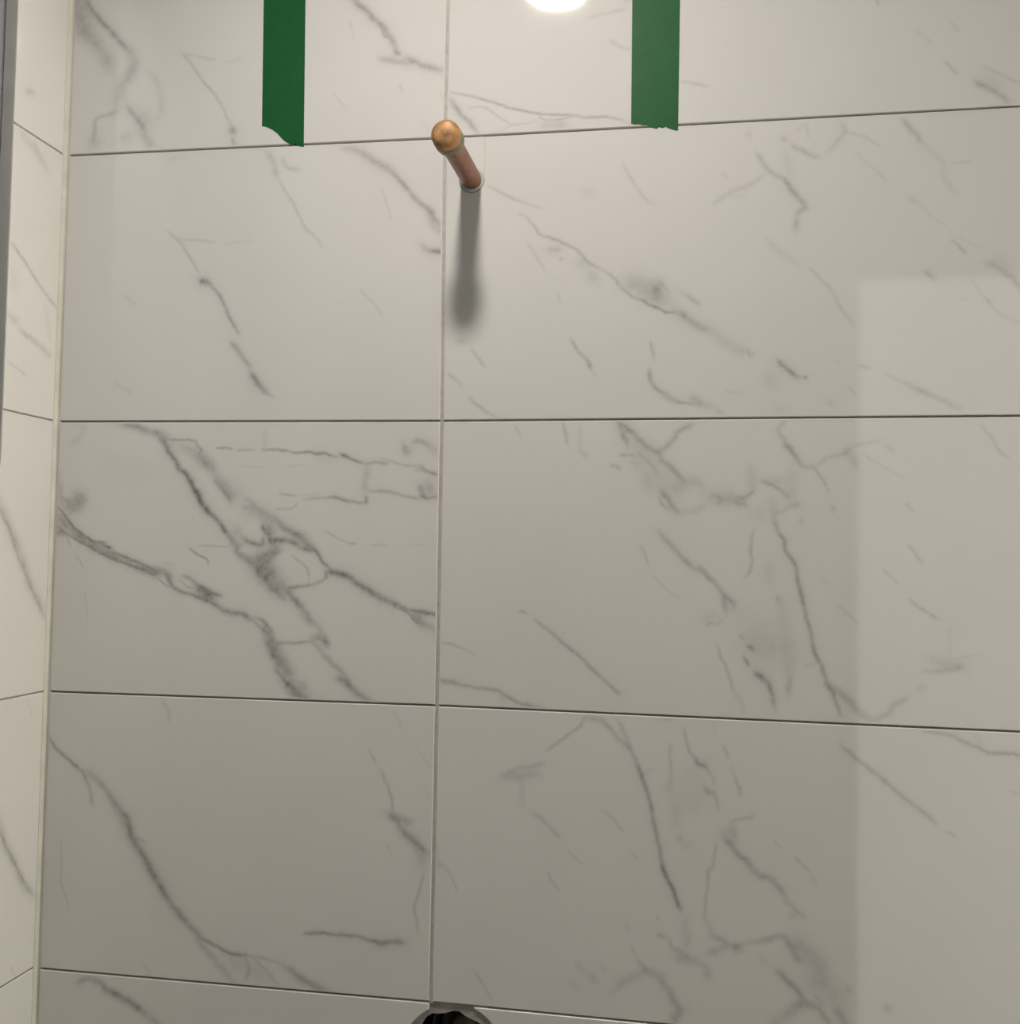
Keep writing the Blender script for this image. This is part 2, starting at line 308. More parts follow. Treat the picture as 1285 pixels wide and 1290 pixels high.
# third row, right tile
V('2R', 430, 430, Z3, (2, .15, 650,315, 675,355), (2, .32, 832,300, 845,350, 852,388), (2, .15, 900,305, 900,400), (2.5, .22, 895,410, 925,435), (2, .3, 670,1015, 700,1025),
  (1.8, .4, 730,1050, 790,1095, 840,1140, 890,1180, 930,1220, 1000,1285), (1.5, .25, 370,1132, 430,1145, 505,1180), (2, .4, 360,1273, 430,1283),
  (1.5, .12, 1125,770, 1160,840), (1.5, .15, 1170,880, 1220,930, 1285,970))
V('2R', 430, 860, Z3, (2, .35, 1000,0, 1050,45), (2, .4, 385,0, 450,8, 510,20, 580,28, 620,50, 680,80, 760,92), (4, .1, 600,40, 610,85))
V('2R', 760, 530, Z6, (2.4, .35, 110,0, 150,80, 170,140, 195,200), (2.5, .4, 120,10, 220,80, 300,160, 360,215, 440,250), (2.4, .35, 440,240, 510,215, 560,160, 590,110, 650,70, 730,20),
  (2.4, .35, 440,260, 480,320, 540,370, 600,430, 660,490), (1.6, .3, 120,275, 180,280, 250,280), (2.2, .28, 50,355, 100,365, 140,400), (1.6, .15, 210,330, 280,350),
  (2, .18, 280,260, 350,320, 400,370, 450,440), (14, .14, 200,150, 320,300, 440,440, 560,570), (6, .15, 340,450, 370,560), (2.6, .4, 470,570, 510,620, 550,680, 610,750),
  (2, .25, 450,620, 490,690, 550,725), (3, .18, 640,740, 740,730, 820,685), (5, .15, 560,540, 640,540, 740,490, 800,560), (7, .22, 840,600, 940,630, 1060,640),
  (2, .35, 1080,615, 1130,625, 1190,590, 1220,560), (2.6, .35, 1060,640, 1120,670, 1160,690), (2.5, .3, 910,600, 950,640, 920,680), (5, .15, 1190,370, 1210,480, 1200,560),
  (2.2, .3, 1220,870, 1200,970, 1195,1060, 1205,1130, 1190,1210, 1145,1270), (2.4, .35, 440,890, 510,970, 570,1030, 620,1090, 690,1160, 760,1220),
  (2, .1, 500,900, 560,880), (2.6, .3, 760,1180, 820,1220, 880,1285), (1.8, .12, 290,1000, 340,1080, 360,1160))
V('2R', 880, 560, Z6, (2.4, .35, 690,0, 740,40, 780,90, 820,150), (2.4, .25, 820,150, 870,180, 940,180), (1.8, .28, 930,190, 980,250, 1020,310, 1035,350), (2, .3, 1050,370, 1060,385),
  (2.5, .2, 960,170, 1020,130, 1080,95, 1160,80, 1230,40), (2, .3, 500,290, 570,320, 640,350, 700,395), (5, .15, 540,300, 680,310), (4, .2, 700,395, 730,450),
  (3, .3, 780,480, 820,485), (2.5, .2, 770,490, 680,540, 600,570), (5, .12, 600,430, 610,560), (6, .1, 760,180, 770,420), (8, .12, 440,570, 540,560),
  (2.5, .22, 1090,490, 1095,540), (2.5, .2, 820,590, 835,640), (2.2, .45, 620,640, 650,710, 690,780, 700,850, 740,910, 780,970, 795,1030, 810,1120, 830,1210, 845,1285),
  (3, .2, 610,580, 630,660), (2.5, .3, 0,1000, 60,1060, 130,1120, 200,1210, 290,1285), (6, .1, 570,950, 580,1150), (2.5, .2, 640,1240, 650,1260), (2.5, .12, 1000,1090, 1030,1120))
V('2R', 860, 740, Z6, (2.5, .3, 330,60, 340,140, 355,210), (2, .2, 335,60, 420,130, 410,180), (6, .2, 370,90, 390,160), (2, .22, 330,250, 280,290, 210,295, 195,330),
  (5, .1, 180,260, 270,200), (2, .25, 280,460, 310,560, 350,650, 390,760, 410,850), (2.5, .15, 420,850, 470,930, 500,1020), (2, .25, 460,380, 500,420), (2.2, .4, 525,465, 570,510),
  (2, .4, 495,560, 540,640), (2.6, .6, 590,685, 640,730), (2.4, .45, 640,730, 690,770, 720,860, 745,980), (16, .14, 560,280, 640,450, 800,560),
  (8, .12, 800,100, 820,300, 850,450, 860,640), (3, .22, 870,740, 855,840), (4, .1, 860,600, 870,760), (2.5, .2, 770,100, 790,130),
  (2.2, .45, 945,0, 975,120, 1000,240, 1040,390, 1070,530, 1120,630, 1160,750, 1210,840, 1240,930, 1280,1030), (2.5, .12, 990,640, 1080,620))
V('2R', 855, 860, Z3, (4, .28, 560,10, 620,50, 670,100, 720,140), (3, .25, 740,140, 790,115, 810,85, 860,55), (3, .15, 900,20, 930,10), (3, .15, 410,10, 415,60))
V('2R', 855, 430, Z3, (2.4, .3, 410,290, 375,330, 390,360, 420,400, 440,430), (2, .15, 600,990, 680,1070), (2, .25, 865,765, 920,840), (1.8, .22, 770,860, 830,915),
  (2, .25, 865,970, 920,1010, 985,1050), (2, .12, 1020,1070, 1020,1190), (5, .15, 940,1200, 1020,1215, 1080,1230), (2.5, .25, 920,1245, 1000,1240, 1075,1225),
  (2, .1, 1020,1200, 1130,1180), (2.2, .22, 855,610, 885,640), (2, .2, 775,390, 810,415), (2, .22, 1140,320, 1180,365, 1210,415, 1245,445),
  (2, .15, 620,405, 700,385, 770,370), (4, .15, 630,400, 670,470), (1.5, .15, 690,425, 770,470, 850,520))
# fourth row, left tile
V('3L', 0, 860, Z3, (2, .6, 165,180, 175,195, 215,250, 265,295, 310,335), (2, .35, 310,335, 335,390, 348,460), (3.5, .35, 320,335, 370,370, 410,420, 440,470),
  (3.2, .55, 430,450, 480,520, 500,590, 540,650, 570,710, 610,780, 650,840, 700,900, 760,965), (6, .2, 440,480, 520,620, 620,790), (2, .3, 510,580, 545,600),
  (2, .55, 760,960, 810,990, 870,1020, 930,1025), (3.5, .3, 740,970, 780,1010, 830,1070, 880,1130), (2, .28, 920,1030, 935,1080, 925,1130), (2, .2, 940,1030, 1000,1080, 1050,1145),
  (2, .28, 930,1025, 1000,1040, 1060,1060), (4, .4, 1070,1065, 1130,1110, 1180,1140, 1235,1170), (8, .12, 850,1040, 1000,1100),
  (1.2, .22, 228,590, 230,680, 230,750, 245,800, 260,850), (2, .2, 610,65, 630,100, 640,150), (2, .12, 530,1050, 575,1110), (2, .5, 1145,945, 1200,942, 1285,950))
V('3L', 430, 860, Z3, (2.2, .5, 0,948, 60,955, 110,970, 150,980), (3, .5, 140,980, 200,975, 240,980), (1.5, .25, 105,255, 130,300), (2, .3, 145,325, 170,380, 190,440, 195,490),
  (4, .35, 170,490, 215,510, 260,525), (2.5, .35, 190,500, 240,570, 290,610, 330,645), (6, .25, 230,550, 290,620, 310,690),
  (2, .3, 310,720, 295,780, 275,850, 285,900, 285,945), (1.2, .12, 280,240, 335,320), (1, .1, 290,370, 340,440), (2, .12, 170,600, 190,650), (2, .1, 200,110, 230,170))
# fourth row, right tile
V('3R', 430, 860, Z3, (2, .3, 765,260, 810,230, 850,200, 890,170, 920,130), (3, .3, 920,130, 970,140, 1010,170, 1040,210, 1080,240), (2.5, .25, 1040,140, 1065,190, 1085,240),
  (2.2, .5, 1085,240, 1110,300, 1140,380, 1165,460, 1180,540, 1200,640, 1215,710, 1245,770, 1275,850), (2, .1, 1130,350, 1180,320), (2.5, .3, 610,345, 680,320, 770,305),
  (4, .2, 600,360, 680,350, 750,345), (3.5, .15, 680,370, 680,470), (2.5, .25, 715,490, 770,530, 825,585), (2, .18, 985,480, 1030,520, 1065,565), (1.8, .15, 850,635, 910,685),
  (1.8, .22, 770,710, 820,785), (2, .18, 1095,630, 1110,660), (2.5, .25, 360,680, 380,690), (1.5, .22, 385,690, 420,740, 435,790), (2, .22, 490,1070, 530,1130, 565,1190))
V('3R', 780, 1090, Z6, (2.2, .5, 345,10, 390,100, 435,200, 465,290, 500,370), (2.2, .28, 770,0, 720,60, 715,200, 700,300, 690,400), (2, .15, 300,400, 330,450), (3, .12, 60,470, 70,550),
  (2.6, .3, 310,565, 370,580), (2, .22, 400,600, 440,670), (3, .3, 440,680, 500,700, 540,750), (5, .25, 450,750, 540,770, 640,780), (4, .2, 680,800, 720,870, 715,930),
  (4, .15, 550,430, 530,500, 550,600, 540,680), (3, .2, 690,400, 720,480, 760,570), (3.5, .32, 750,580, 830,610, 860,650, 800,690, 720,710), (4, .3, 910,650, 980,690),
  (2.5, .25, 900,660, 1000,640, 1100,620, 1200,605, 1285,590), (2, .2, 100,650, 130,730), (2.6, .28, 150,770, 200,830, 230,870), (4, .2, 0,950, 80,920, 160,880, 240,860),
  (4, .22, 240,860, 340,890), (3.2, .35, 340,890, 360,970, 410,1040, 450,1110, 500,1170), (4, .3, 510,1180, 460,1230, 430,1270))
V('3R', 680, 1200, 10.7, (3, .15, 500,140, 600,240), (4, .18, 660,280, 760,390), (2.5, .15, 400,380, 530,500), (2.5, .12, 820,190, 890,240), (3, .15, 900,540, 1000,520, 1140,420))
V('3R', 920, 1090, Z6, (2.8, .35, 150,0, 210,65, 270,90, 330,110, 400,190, 450,260), (2.5, .25, 450,260, 480,310, 540,370, 610,440), (3, .15, 480,430, 540,390), (2, .15, 590,0, 650,50),
  (3, .12, 680,100, 690,180), (3, .22, 270,610, 400,580, 460,600), (3, .35, 450,600, 510,680, 540,750, 580,780), (8, .22, 520,600, 620,700, 700,780, 760,880),
  (10, .2, 640,900, 780,1000, 880,1100), (2.8, .4, 370,840, 430,900, 500,970, 560,1040, 610,1110), (2.8, .35, 610,1110, 700,1150, 750,1200, 800,1285, 830,1340), (5, .3, 530,1140, 590,1120),
  (2.2, .2, 680,1040, 760,1130), (4, .3, 840,1150, 910,1240, 950,1310), (3, .25, 925,985, 980,1020), (3, .2, 1255,1160, 1285,1160), (5, .2, 330,1285, 450,1210, 560,1150), (3, .12, 230,740, 290,800))
V('3R', 820, 890, Z6, (2, .3, 265,180, 285,270, 310,350, 350,410, 390,465), (2.6, .5, 360,430, 400,470, 440,480), (2, .22, 440,480, 490,560, 520,630), (2.4, .4, 435,665, 460,695, 490,700),
  (2, .22, 510,690, 535,770, 555,850), (2.2, .2, 160,290, 150,380, 165,510, 150,620), (2.5, .15, 110,100, 160,110), (4, .1, 140,600, 150,700), (10, .1, 230,560, 400,580),
  (12, .1, 230,760, 430,800), (5, .1, 200,800, 190,980), (3, .2, 220,1050, 245,1085), (5, .1, 250,1100, 340,1140), (2, .1, 510,120, 520,240), (2, .22, 590,310, 625,420),
  (2, .15, 640,480, 660,520), (2.2, .25, 670,550, 700,630, 735,720), (2.2, .25, 810,860, 820,890, 740,905, 650,935), (4, .22, 640,950, 670,1010, 670,1070), (5, .12, 570,980, 620,1060),
  (2.6, .4, 590,1060, 650,1120, 700,1190, 760,1240, 810,1285), (2, .25, 530,1100, 515,1200, 500,1285), (1.5, .12, 990,1080, 1060,1140), (1.5, .15, 1160,1220, 1230,1280))
V('3R', 855, 860, Z3, (2.2, .35, 610,235, 650,270, 700,310, 770,365, 830,420, 900,470, 970,530), (1.8, .2, 1000,560, 1050,580),
  (2, .35, 920,185, 980,190, 1030,200, 1080,225, 1130,245, 1170,265, 1230,265, 1285,275, 1340,285), (4, .1, 1120,190, 1130,240), (2, .12, 440,660, 490,710), (3, .2, 780,1220, 800,1235),
  (2, .15, 1250,410, 1285,425))
# fifth row, left tile
V('4L', 0, 860, Z3, (3, .4, 290,1130, 330,1115, 380,1130, 400,1160), (4, .6, 400,1155, 450,1180, 500,1210, 540,1240), (4, .35, 550,1245, 590,1285, 650,1350, 700,1420))
# tiles of the left wall
V('W0', 0, 0, Z3, (4, .2, 95,345, 130,345))
V('W1', 0, 0, Z3, (5, .15, 80,500, 130,560, 180,640), (2.5, .12, 130,540, 160,600), (2, .35, 40,910, 90,980, 140,1060, 190,1130, 215,1165), (10, .1, 40,1000, 60,1100),
  (4, .2, 20,1180, 70,1215), (3, .3, 70,1240, 130,1285), (3, .12, 170,1150, 190,1280))
V('W1', 0, 430, Z3, (3.5, .3, 130,0, 190,55), (2, .2, 25,70, 100,130))
V('W2', 0, 430, Z3, (6, .3, -10,590, 0,620, 30,690, 60,760, 90,850, 130,950, 170,1030), (2, .3, -10,610, 0,635, 40,720, 60,790, 110,910, 170,1050))
V('W3', 0, 860, Z3, (5, .3, -10,500, 0,530, 20,610, 60,690, 90,760, 130,810), (2, .3, -10,530, 0,560, 40,650, 80,730, 125,800), (1.5, .15, 105,60, 120,130), (1.5, .2, 40,1070, 60,1110))
SC = 1.12 / 1200.0          # metres per photo pixel on the walls, for vein widths

def vein_lines(key, proj):
    """smooth, slightly wandering centre lines in wall metres: (half width, strength, points)"""
    out = []
    for w, s, px in VEINS.get(key, []):
        p = proj(px); wm = w * SC * (1.0 if w < 2.4 else 1.18); s = s * (1.25 if w >= 4 else 1.0)
        seg = np.hypot(*np.diff(p, axis=0).T); t = np.concatenate([[0], np.cumsum(seg)])
        step = max(0.0013, 0.55 * wm); n = max(3, int(t[-1] / step) + 1); tt = np.linspace(0, t[-1], n)
        # Catmull-Rom through the traced points
        q = np.empty((n, 2)); k = np.clip(np.searchsorted(t, tt, 'right') - 1, 0, len(p) - 2)
        P = np.vstack([2 * p[0] - p[1], p, 2 * p[-1] - p[-2]])
        u = ((tt - t[k]) / np.maximum(seg[k], 1e-9))[:, None]
        a, b, c, d = P[k], P[k + 1], P[k + 2], P[k + 3]
        q = 0.5 * (2 * b + (c - a) * u + (2 * a - 5 * b + 4 * c - d) * u ** 2 + (3 * b - a - 3 * c + d) * u ** 3)
        j = rng.normal(0, 1, (n, 2)); j = (j + np.roll(j, 1, 0) + np.roll(j, -1, 0)) / 3
        q = q + j * min(wm, 0.0025) * 0.28
        fade = np.minimum(1, np.minimum(tt + 0.15 * t[-1], t[-1] - tt + 0.15 * t[-1]) / (0.30 * t[-1] + 1e-9))
        var = np.interp(tt, np.linspace(0, t[-1], 2 + int(t[-1] / 0.008)), rng.uniform(0.72, 1.18, 2 + int(t[-1] / 0.008)))
        out.append((wm, s, q, fade * var))
        if s >= .33 and 1.8 <= w < 4: out.append((wm * 2.5, s * .24, q[::2] if len(q) > 6 else q, (fade * var)[::2] if len(q) > 6 else fade * var))   # soft halo
    return out
def vein_field(pts, lines):
    keep = np.ones(len(pts))
    for wm, s, q, g in lines:
        r = 2.4 * wm; lo, hi = q.min(0) - r, q.max(0) + r
        idx = np.nonzero(((pts >= lo) & (pts <= hi)).all(1))[0]
        if not len(idx): continue
        P = pts[idx]; a, b = q[:-1], q[1:]; ab = b - a; L2 = (ab ** 2).sum(1) + 1e-15
        best = np.full(len(P), 1e9); gg = np.zeros(len(P))
        for c0 in range(0, len(P), 4000):
            sl = slice(c0, c0 + 4000)
            ap = P[sl, None, :] - a[None]
            u = np.clip((ap * ab[None]).sum(2) / L2, 0, 1)
            d2 = ((ap - u[..., None] * ab[None]) ** 2).sum(2)
            k = d2.argmin(1); r_ = np.arange(len(k))
            best[sl] = d2[r_, k]; gg[sl] = g[k] + (g[k + 1] - g[k]) * u[r_, k]
        keep[idx] *= 1 - np.clip(1.02 * s * gg * np.exp(-best / (wm * wm)), 0, 0.95)
    return 1 - keep

def slab(name, poly, parent, to_world, depth_dir, lines=(), m=M_TILE, thick=0.009, bev=0.0007):
    """A tile: outline poly (wall 2-D, counter-clockwise), polished face on the wall plane, eased edge, body behind it."""
    if area(poly) < 0: poly = poly[::-1]
    outer = subdivide(poly, 0.04); ins = inset(outer, bev); n = len(outer)
    cen = np.asarray(poly).mean(0)
    pts = [ins]
    if len(lines):
        allp = []
        for wm, s, q, g in lines:
            tan = np.gradient(q, axis=0); tan /= np.hypot(*tan.T)[:, None] + 1e-12; nor = np.stack([-tan[:, 1], tan[:, 0]], 1)
            for k in (0, 0.55, -0.55, 1.1, -1.1, 2.0, -2.0): allp.append(q + nor * wm * k)
            allp.append(q[[0]] - tan[[0]] * wm * 1.5); allp.append(q[[-1]] + tan[[-1]] * wm * 1.5)
        allp = np.vstack(allp)
        allp = allp[inside(inset(outer, bev + 0.0006), allp)]
        cell = np.round(allp / 0.0010).astype(int); _, ix = np.unique(cell, axis=0, return_index=True)
        pts.append(allp[ix])
        lo, hi = outer.min(0), outer.max(0)
        gx, gz = np.meshgrid(np.arange(lo[0] + .006, hi[0], .012), np.arange(lo[1] + .006, hi[1], .012))
        gp = np.stack([gx.ravel(), gz.ravel()], 1) + rng.uniform(-.002, .002, (gx.size, 2))
        pts.append(gp[inside(inset(outer, bev + 0.002), gp)])
    pts = np.vstack(pts)
    r = delaunay_2d_cdt([Vector((float(a - cen[0]) * 100, float(b - cen[1]) * 100)) for a, b in pts], [(i, (i + 1) % n) for i in range(n)], [], 1, 1e-7)
    vs = np.array([(v.x, v.y) for v in r[0]]) / 100 + cen; tris = r[2]
    val = vein_field(vs, lines) if len(lines) else np.zeros(len(vs))
    val = np.clip(val, 0, 1)
    # boundary ring order in the CDT output: original ids
    idmap = {}
    for i, ids in enumerate(r[3]):
        for k in ids: idmap[k] = i
    ring = [idmap[i] for i in range(n)]
    base = len(vs); dd = np.asarray(depth_dir, float)
    co = np.vstack([to_world(vs), to_world(outer) + dd * bev, to_world(outer) + dd * thick])
    c3 = to_world(cen[None])[0]
    faces = [tuple(t) for t in tris]; nf = len(faces)
    for i in range(n):
        j = (i + 1) % n
        faces.append((ring[i], base + i, base + j, ring[j]))
        faces.append((base + i, base + n + i, base + n + j, base + j))
    me = bpy.data.meshes.new(name)
    me.from_pydata((co - c3).tolist(), [], faces)
    bm = bmesh.new(); bm.from_mesh(me); bmesh.ops.recalc_face_normals(bm, faces=bm.faces); 
    f0 = bm.faces[:] ; bm.faces.ensure_lookup_table()
    if bm.faces[0].normal.dot(Vector(dd)) > 0: bmesh.ops.reverse_faces(bm, faces=bm.faces)
    bm.to_mesh(me); bm.free()
    at = me.attributes.new('vein', 'FLOAT', 'POINT')
    at.data.foreach_set('value', np.concatenate([val, val[ring], np.zeros(n)]).astype(np.float32))
    o = link(name, me, [m, M_EDGE], parent, tuple(c3))
    me.polygons.foreach_set('material_index', np.concatenate([np.zeros(nf), np.ones(len(faces) - nf)]).astype(np.int32))
    return o
def w_back(p): return np.stack([p[:, 0], np.zeros(len(p)), p[:, 1]], 1)
def w_left(p): return np.stack([np.full(len(p), XL), p[:, 0], p[:, 1]], 1)

# ------------------------------------------------------------------ room shell
def struct(o): return tag(o, kind='structure')
struct(box('floor', (XL - .25, Y_F - .1, -.1), (X_R + .1, .12, 0), M_FLOOR))
# ceiling with a round cut-out would be hidden by the lamp ring: plain slab, the lamp sits under it
struct(box('ceiling', (XL - .25, Y_F - .1, CEIL + .012), (X_R + .1, .12, CEIL + .1), M_PAINT))
struct(box('wall_right', (X_R, Y_F, 0), (X_R + .1, 0.02, CEIL + .012), M_PAINT))
struct(box('wall_front', (XL - .2, Y_F - .1, 0), (X_R + .1, Y_F, CEIL + .012), M_PAINT))

# hole of the mixer valve in the tiled wall
HC = on_back([(568, 1333)])[0]; HR_M, HR_T = 0.0455, 0.0548
def circle(c, r, a0, a1, n): return [(c[0] + r * math.cos(a), c[1] + r * math.sin(a)) for a in np.linspace(a0, a1, n)]
# mortar bed behind the tiles, pierced by the valve hole
def wall_back():
    out = [(XL, 0), (X_R, 0), (X_R, CEIL + .012), (XL, CEIL + .012)]
    hole = []
    for k, (x, z) in enumerate(circle(HC, HR_M, 0, 2 * math.pi, 41)[:-1]):
        f = 1 + 0.035 * math.sin(3 * k * .5) + random.uniform(-.015, .015)
        hole.append((HC[0] + (x - HC[0]) * f, HC[1] + (z - HC[1]) * f))
    P = out + hole; n = len(hole)
    E = [(0, 1), (1, 2), (2, 3), (3, 0)] + [(4 + i, 4 + (i + 1) % n) for i in range(n)]
    r = delaunay_2d_cdt([Vector(p) for p in P], E, [], 1, 1e-7)
    vs = np.array([(v.x, v.y) for v in r[0]])
    tr = [t for t in r[2] if not inside(hole, vs[list(t)].mean(0)[None])[0]]
    bm = bmesh.new(); yf, yb = 0.0036, 0.06
    fv = [bm.verts.new((x, yf, z)) for x, z in vs]; bv = [bm.verts.new((x, yb, z)) for x, z in vs]
    for t in tr:
        bm.faces.new([fv[i] for i in t]); bm.faces.new([bv[i] for i in reversed(t)])
    for e in [e for e in bm.edges if len(e.link_faces) == 1 and e.verts[0] in set(fv)]:
        i, j = fv.index(e.verts[0]), fv.index(e.verts[1]); bm.faces.new((fv[i], fv[j], bv[j], bv[i]))
    return struct(from_bm('wall_back', bm, M_MORTAR))
WB = wall_back()

# tile joints measured in the photograph (row joints at the corner, at the upright joint, at the right edge)
def rowz(px): return on_back([px])[0]
rows = []
for c, m_, r_ in (((83, 196), (560.5, 173.6), (1285, 133.5)), ((72.5, 531), (556.5, 530.2), (1285, 523.6)),
                  ((58, 871), (550.3, 888.8), (1285, 922)), ((43, 1219.5), (542.5, 1262.5), (800, 1287.2))):
    a, b, d = rowz(c), rowz(m_), rowz(r_)
    zr = b[1] + (d[1] - b[1]) / (d[0] - b[0]) * (0.602 - b[0])
    rows.append([(a[0], a[1]), (b[0], b[1]), (0.602, zr)])
rows.insert(0, [(rows[0][0][0], rows[0][0][1] + .302), (rows[0][1][0] + .001, rows[0][1][1] + .302), (.602, rows[0][2][1] + .302)])
rows.append([(rows[-1][0][0], rows[-1][0][1] - .302), (rows[-1][1][0], rows[-1][1][1] - .302), (.602, rows[-1][2][1] - .302)])
HJ, VJ = 0.0011, 0.0019               # half widths of level and upright joints
def quad(i, col):
    t, b = rows[i], rows[i + 1]
    if col == 'L':
        x0t, x0b = XL + .0048, XL + .0048
        return [(x0b, b[0][1] + HJ), (b[1][0] - VJ, b[1][1] + HJ), (t[1][0] - VJ, t[1][1] - HJ), (x0t, t[0][1] - HJ)]
    return [(b[1][0] + VJ, b[1][1] + HJ), (b[2][0] - VJ, b[2][1] + HJ), (t[2][0] - VJ, t[2][1] - HJ), (t[1][0] + VJ, t[1][1] - HJ)]
BY = (0, 1, 0)
PB = on_back([(594, 226)])[0]         # where the pipe leaves the wall
NR = 0.0138                           # half width of the slot cut for the pipe
for i in range(5):
    for col in 'LR':
        q = quad(i, col)
        if i == 1 and col == 'R':     # slot from the top edge down to the pipe
            zt = lambda x: q[3][1] + (q[2][1] - q[3][1]) * (x - q[3][0]) / (q[2][0] - q[3][0])
            xa, xb = PB[0] - NR, PB[0] + NR
            arc = circle(PB, NR, 0, -math.pi, 13)
            q = [q[0], q[1], q[2], (xb, zt(xb))] + arc + [(xa, zt(xa)), q[3]]
            fx0, fx1 = xa + .0011, xb - .0011
            fil = [(fx0, PB[1] + .006)] + circle(PB, .0122, math.radians(150), math.radians(30), 7) + [(fx1, PB[1] + .006), (fx1, zt(fx1) + .0003), (fx0, zt(fx0) + .0003)]
            slab('tile', np.array(fil), WB, w_back, BY)
            SLOT = [(xa - .0004, PB[1]), (xb + .0004, PB[1]), (xb + .0004, zt(xb)), (xa - .0004, zt(xa))]
        if i == 4:                    # corners cut away round the valve hole
            th = np.linspace(0, 2 * math.pi, 73)
            if col == 'L':
                edge_x = q[2][0]; cut = circle(HC, HR_T * .96, math.radians(155), math.radians(118), 7)
                za = HC[1] + math.sqrt((HR_T * .96) ** 2 - (edge_x - HC[0]) ** 2)
                zb_ = HC[1] - math.sqrt((HR_T * .96) ** 2 - (edge_x - HC[0]) ** 2)
                a_hi = math.atan2(za - HC[1], edge_x - HC[0]); a_lo = 2 * math.pi + math.atan2(zb_ - HC[1], edge_x - HC[0])
                arc = circle(HC, HR_T * .96, a_lo, a_hi, 15)
                q = [q[0], q[1]] + arc + [q[2], q[3]]
            else:
                ztop = q[3][1] - .0006
                a_hi = math.acos(min(1, (on_back([(598, 1271)])[0][0] - HC[0]) / (HR_T * 1.03)))
                a_lo = -math.acos(max(-1, (q[0][0] - HC[0]) / (HR_T * 1.03)))
                arc = circle(HC, HR_T * 1.03, a_hi, a_lo, 21)
                x1 = arc[0][0] - .001
                zt4 = q[3][1] + (q[2][1] - q[3][1]) * (x1 - q[3][0]) / (q[2][0] - q[3][0])
                q = [q[0], q[1], q[2], (x1, zt4)] + [a for a in arc if a[1] < zt4 - .001]
        slab('tile', np.array(q), WB, w_back, BY, vein_lines('%d%s' % (i, col), on_back))
# plain tiles outside the picture: right-hand column, the cut row under the ceiling, lower rows
zl = [CEIL] + [r[2][1] for r in rows] + [rows[-1][2][1] - .302 * k for k in (1, 2)] + [0]
for k in range(len(zl) - 1):
    if zl[k] - zl[k + 1] < .02: continue
    for x0, x1 in (([(XL + .0048, -VJ), (VJ, .602 - VJ)] if not 1 <= k <= 5 else []) + [(.602 + VJ, 1.202 - VJ), (1.204 + VJ, X_R - .002)]):
        z1, z0 = zl[k] - HJ, zl[k + 1] + HJ
        slab('tile', np.array([(x0, z0), (x1, z0), (x1, z1), (x0, z1)]), WB, w_back, BY)
bm = bmesh.new()
f = [bm.verts.new((x, .0007, z)) for x, z in SLOT]; g = [bm.verts.new((x, .0036, z)) for x, z in SLOT]
bm.faces.new(f)
for u in range(4): bm.faces.new((f[u], f[(u + 1) % 4], g[(u + 1) % 4], g[u]))
from_bm('joint_filler', bm, M_SLOT, WB)
# paler mortar squeezed into the upright joint
for i in range(5):
    a, b = rows[i][1], rows[i + 1][1]
    zb = b[1] - HJ
    if i == 4: zb = HC[1] + HR_T + .01
    if zb < a[1] - .002:
        bm = bmesh.new()
        P = [(b[0] - VJ, zb), (b[0] + VJ, zb), (a[0] + VJ, a[1] - HJ), (a[0] - VJ, a[1] - HJ)]
        f = [bm.verts.new((x, .0014, z)) for x, z in P]; g = [bm.verts.new((x, .0040, z)) for x, z in P]
        bm.faces.new(f)
        for u in range(4): bm.faces.new((f[u], f[(u + 1) % 4], g[(u + 1) % 4], g[u]))
        from_bm('joint_filler', bm, M_JOINT, WB)

# ------------------------------------------------------------------ left wall with a high window
WY0, WY1, WZ0 = -0.0935, -0.67, Z0 - 0.057      # opening starts here; sill height
WZ1 = CEIL - 0.06
LD = (-1, 0, 0)
def wall_left():
    bm = bmesh.new(); xb, xf = XL - .12, XL - .0030
    ys = [Y_F, WY1, WY0, .06]; zs = [0, WZ0, WZ1, CEIL + .012]
    F = [[bm.verts.new((xf, y, z)) for z in zs] for y in ys]; G = [[bm.verts.new((xb, y, z)) for z in zs] for y in ys]
    for i in range(3):
        for j in range(3):
            if i == 1 and j == 1: continue
            bm.faces.new((F[i][j], F[i + 1][j], F[i + 1][j + 1], F[i][j + 1])); bm.faces.new((G[i][j], G[i][j + 1], G[i + 1][j + 1], G[i + 1][j]))
    for a, b in (((1, 1), (2, 1)), ((2, 1), (2, 2)), ((2, 2), (1, 2)), ((1, 2), (1, 1))):
        bm.faces.new((F[a[0]][a[1]], F[b[0]][b[1]], G[b[0]][b[1]], G[a[0]][a[1]]))
    return struct(from_bm('wall_left', bm, M_PAINT))
WL = wall_left()
lz = [CEIL - .002, rows[0][0][1]] + [float(on_left([p])[0][1]) for p in ((60, 181.5), (35, 522.6), (30, 876), (20, 1232.5))]
lz += [lz[-1] - .302, lz[-1] - .604, lz[-1] - .906, .001]
for k in range(len(lz) - 1):
    z1, z0 = lz[k] - HJ * .8, lz[k + 1] + HJ * .8
    if z1 - z0 < .01: continue
    key = 'W%d' % (k - 1)
    ln = vein_lines(key, on_left) if k else ()
    if z0 >= WZ0 - .001: P = [(WY0, z0), (-.0005, z0), (-.0005, z1), (WY0, z1)]
    elif z1 > WZ0 + .01: P = [(-.25, z0), (-.0005, z0), (-.0005, z1), (WY0, z1), (WY0, WZ0), (-.25, WZ0)]
    else: P = [(-.25, z0), (-.0005, z0), (-.0005, z1), (-.25, z1)]
    slab('tile', np.array(P), WL, w_left, LD, ln)

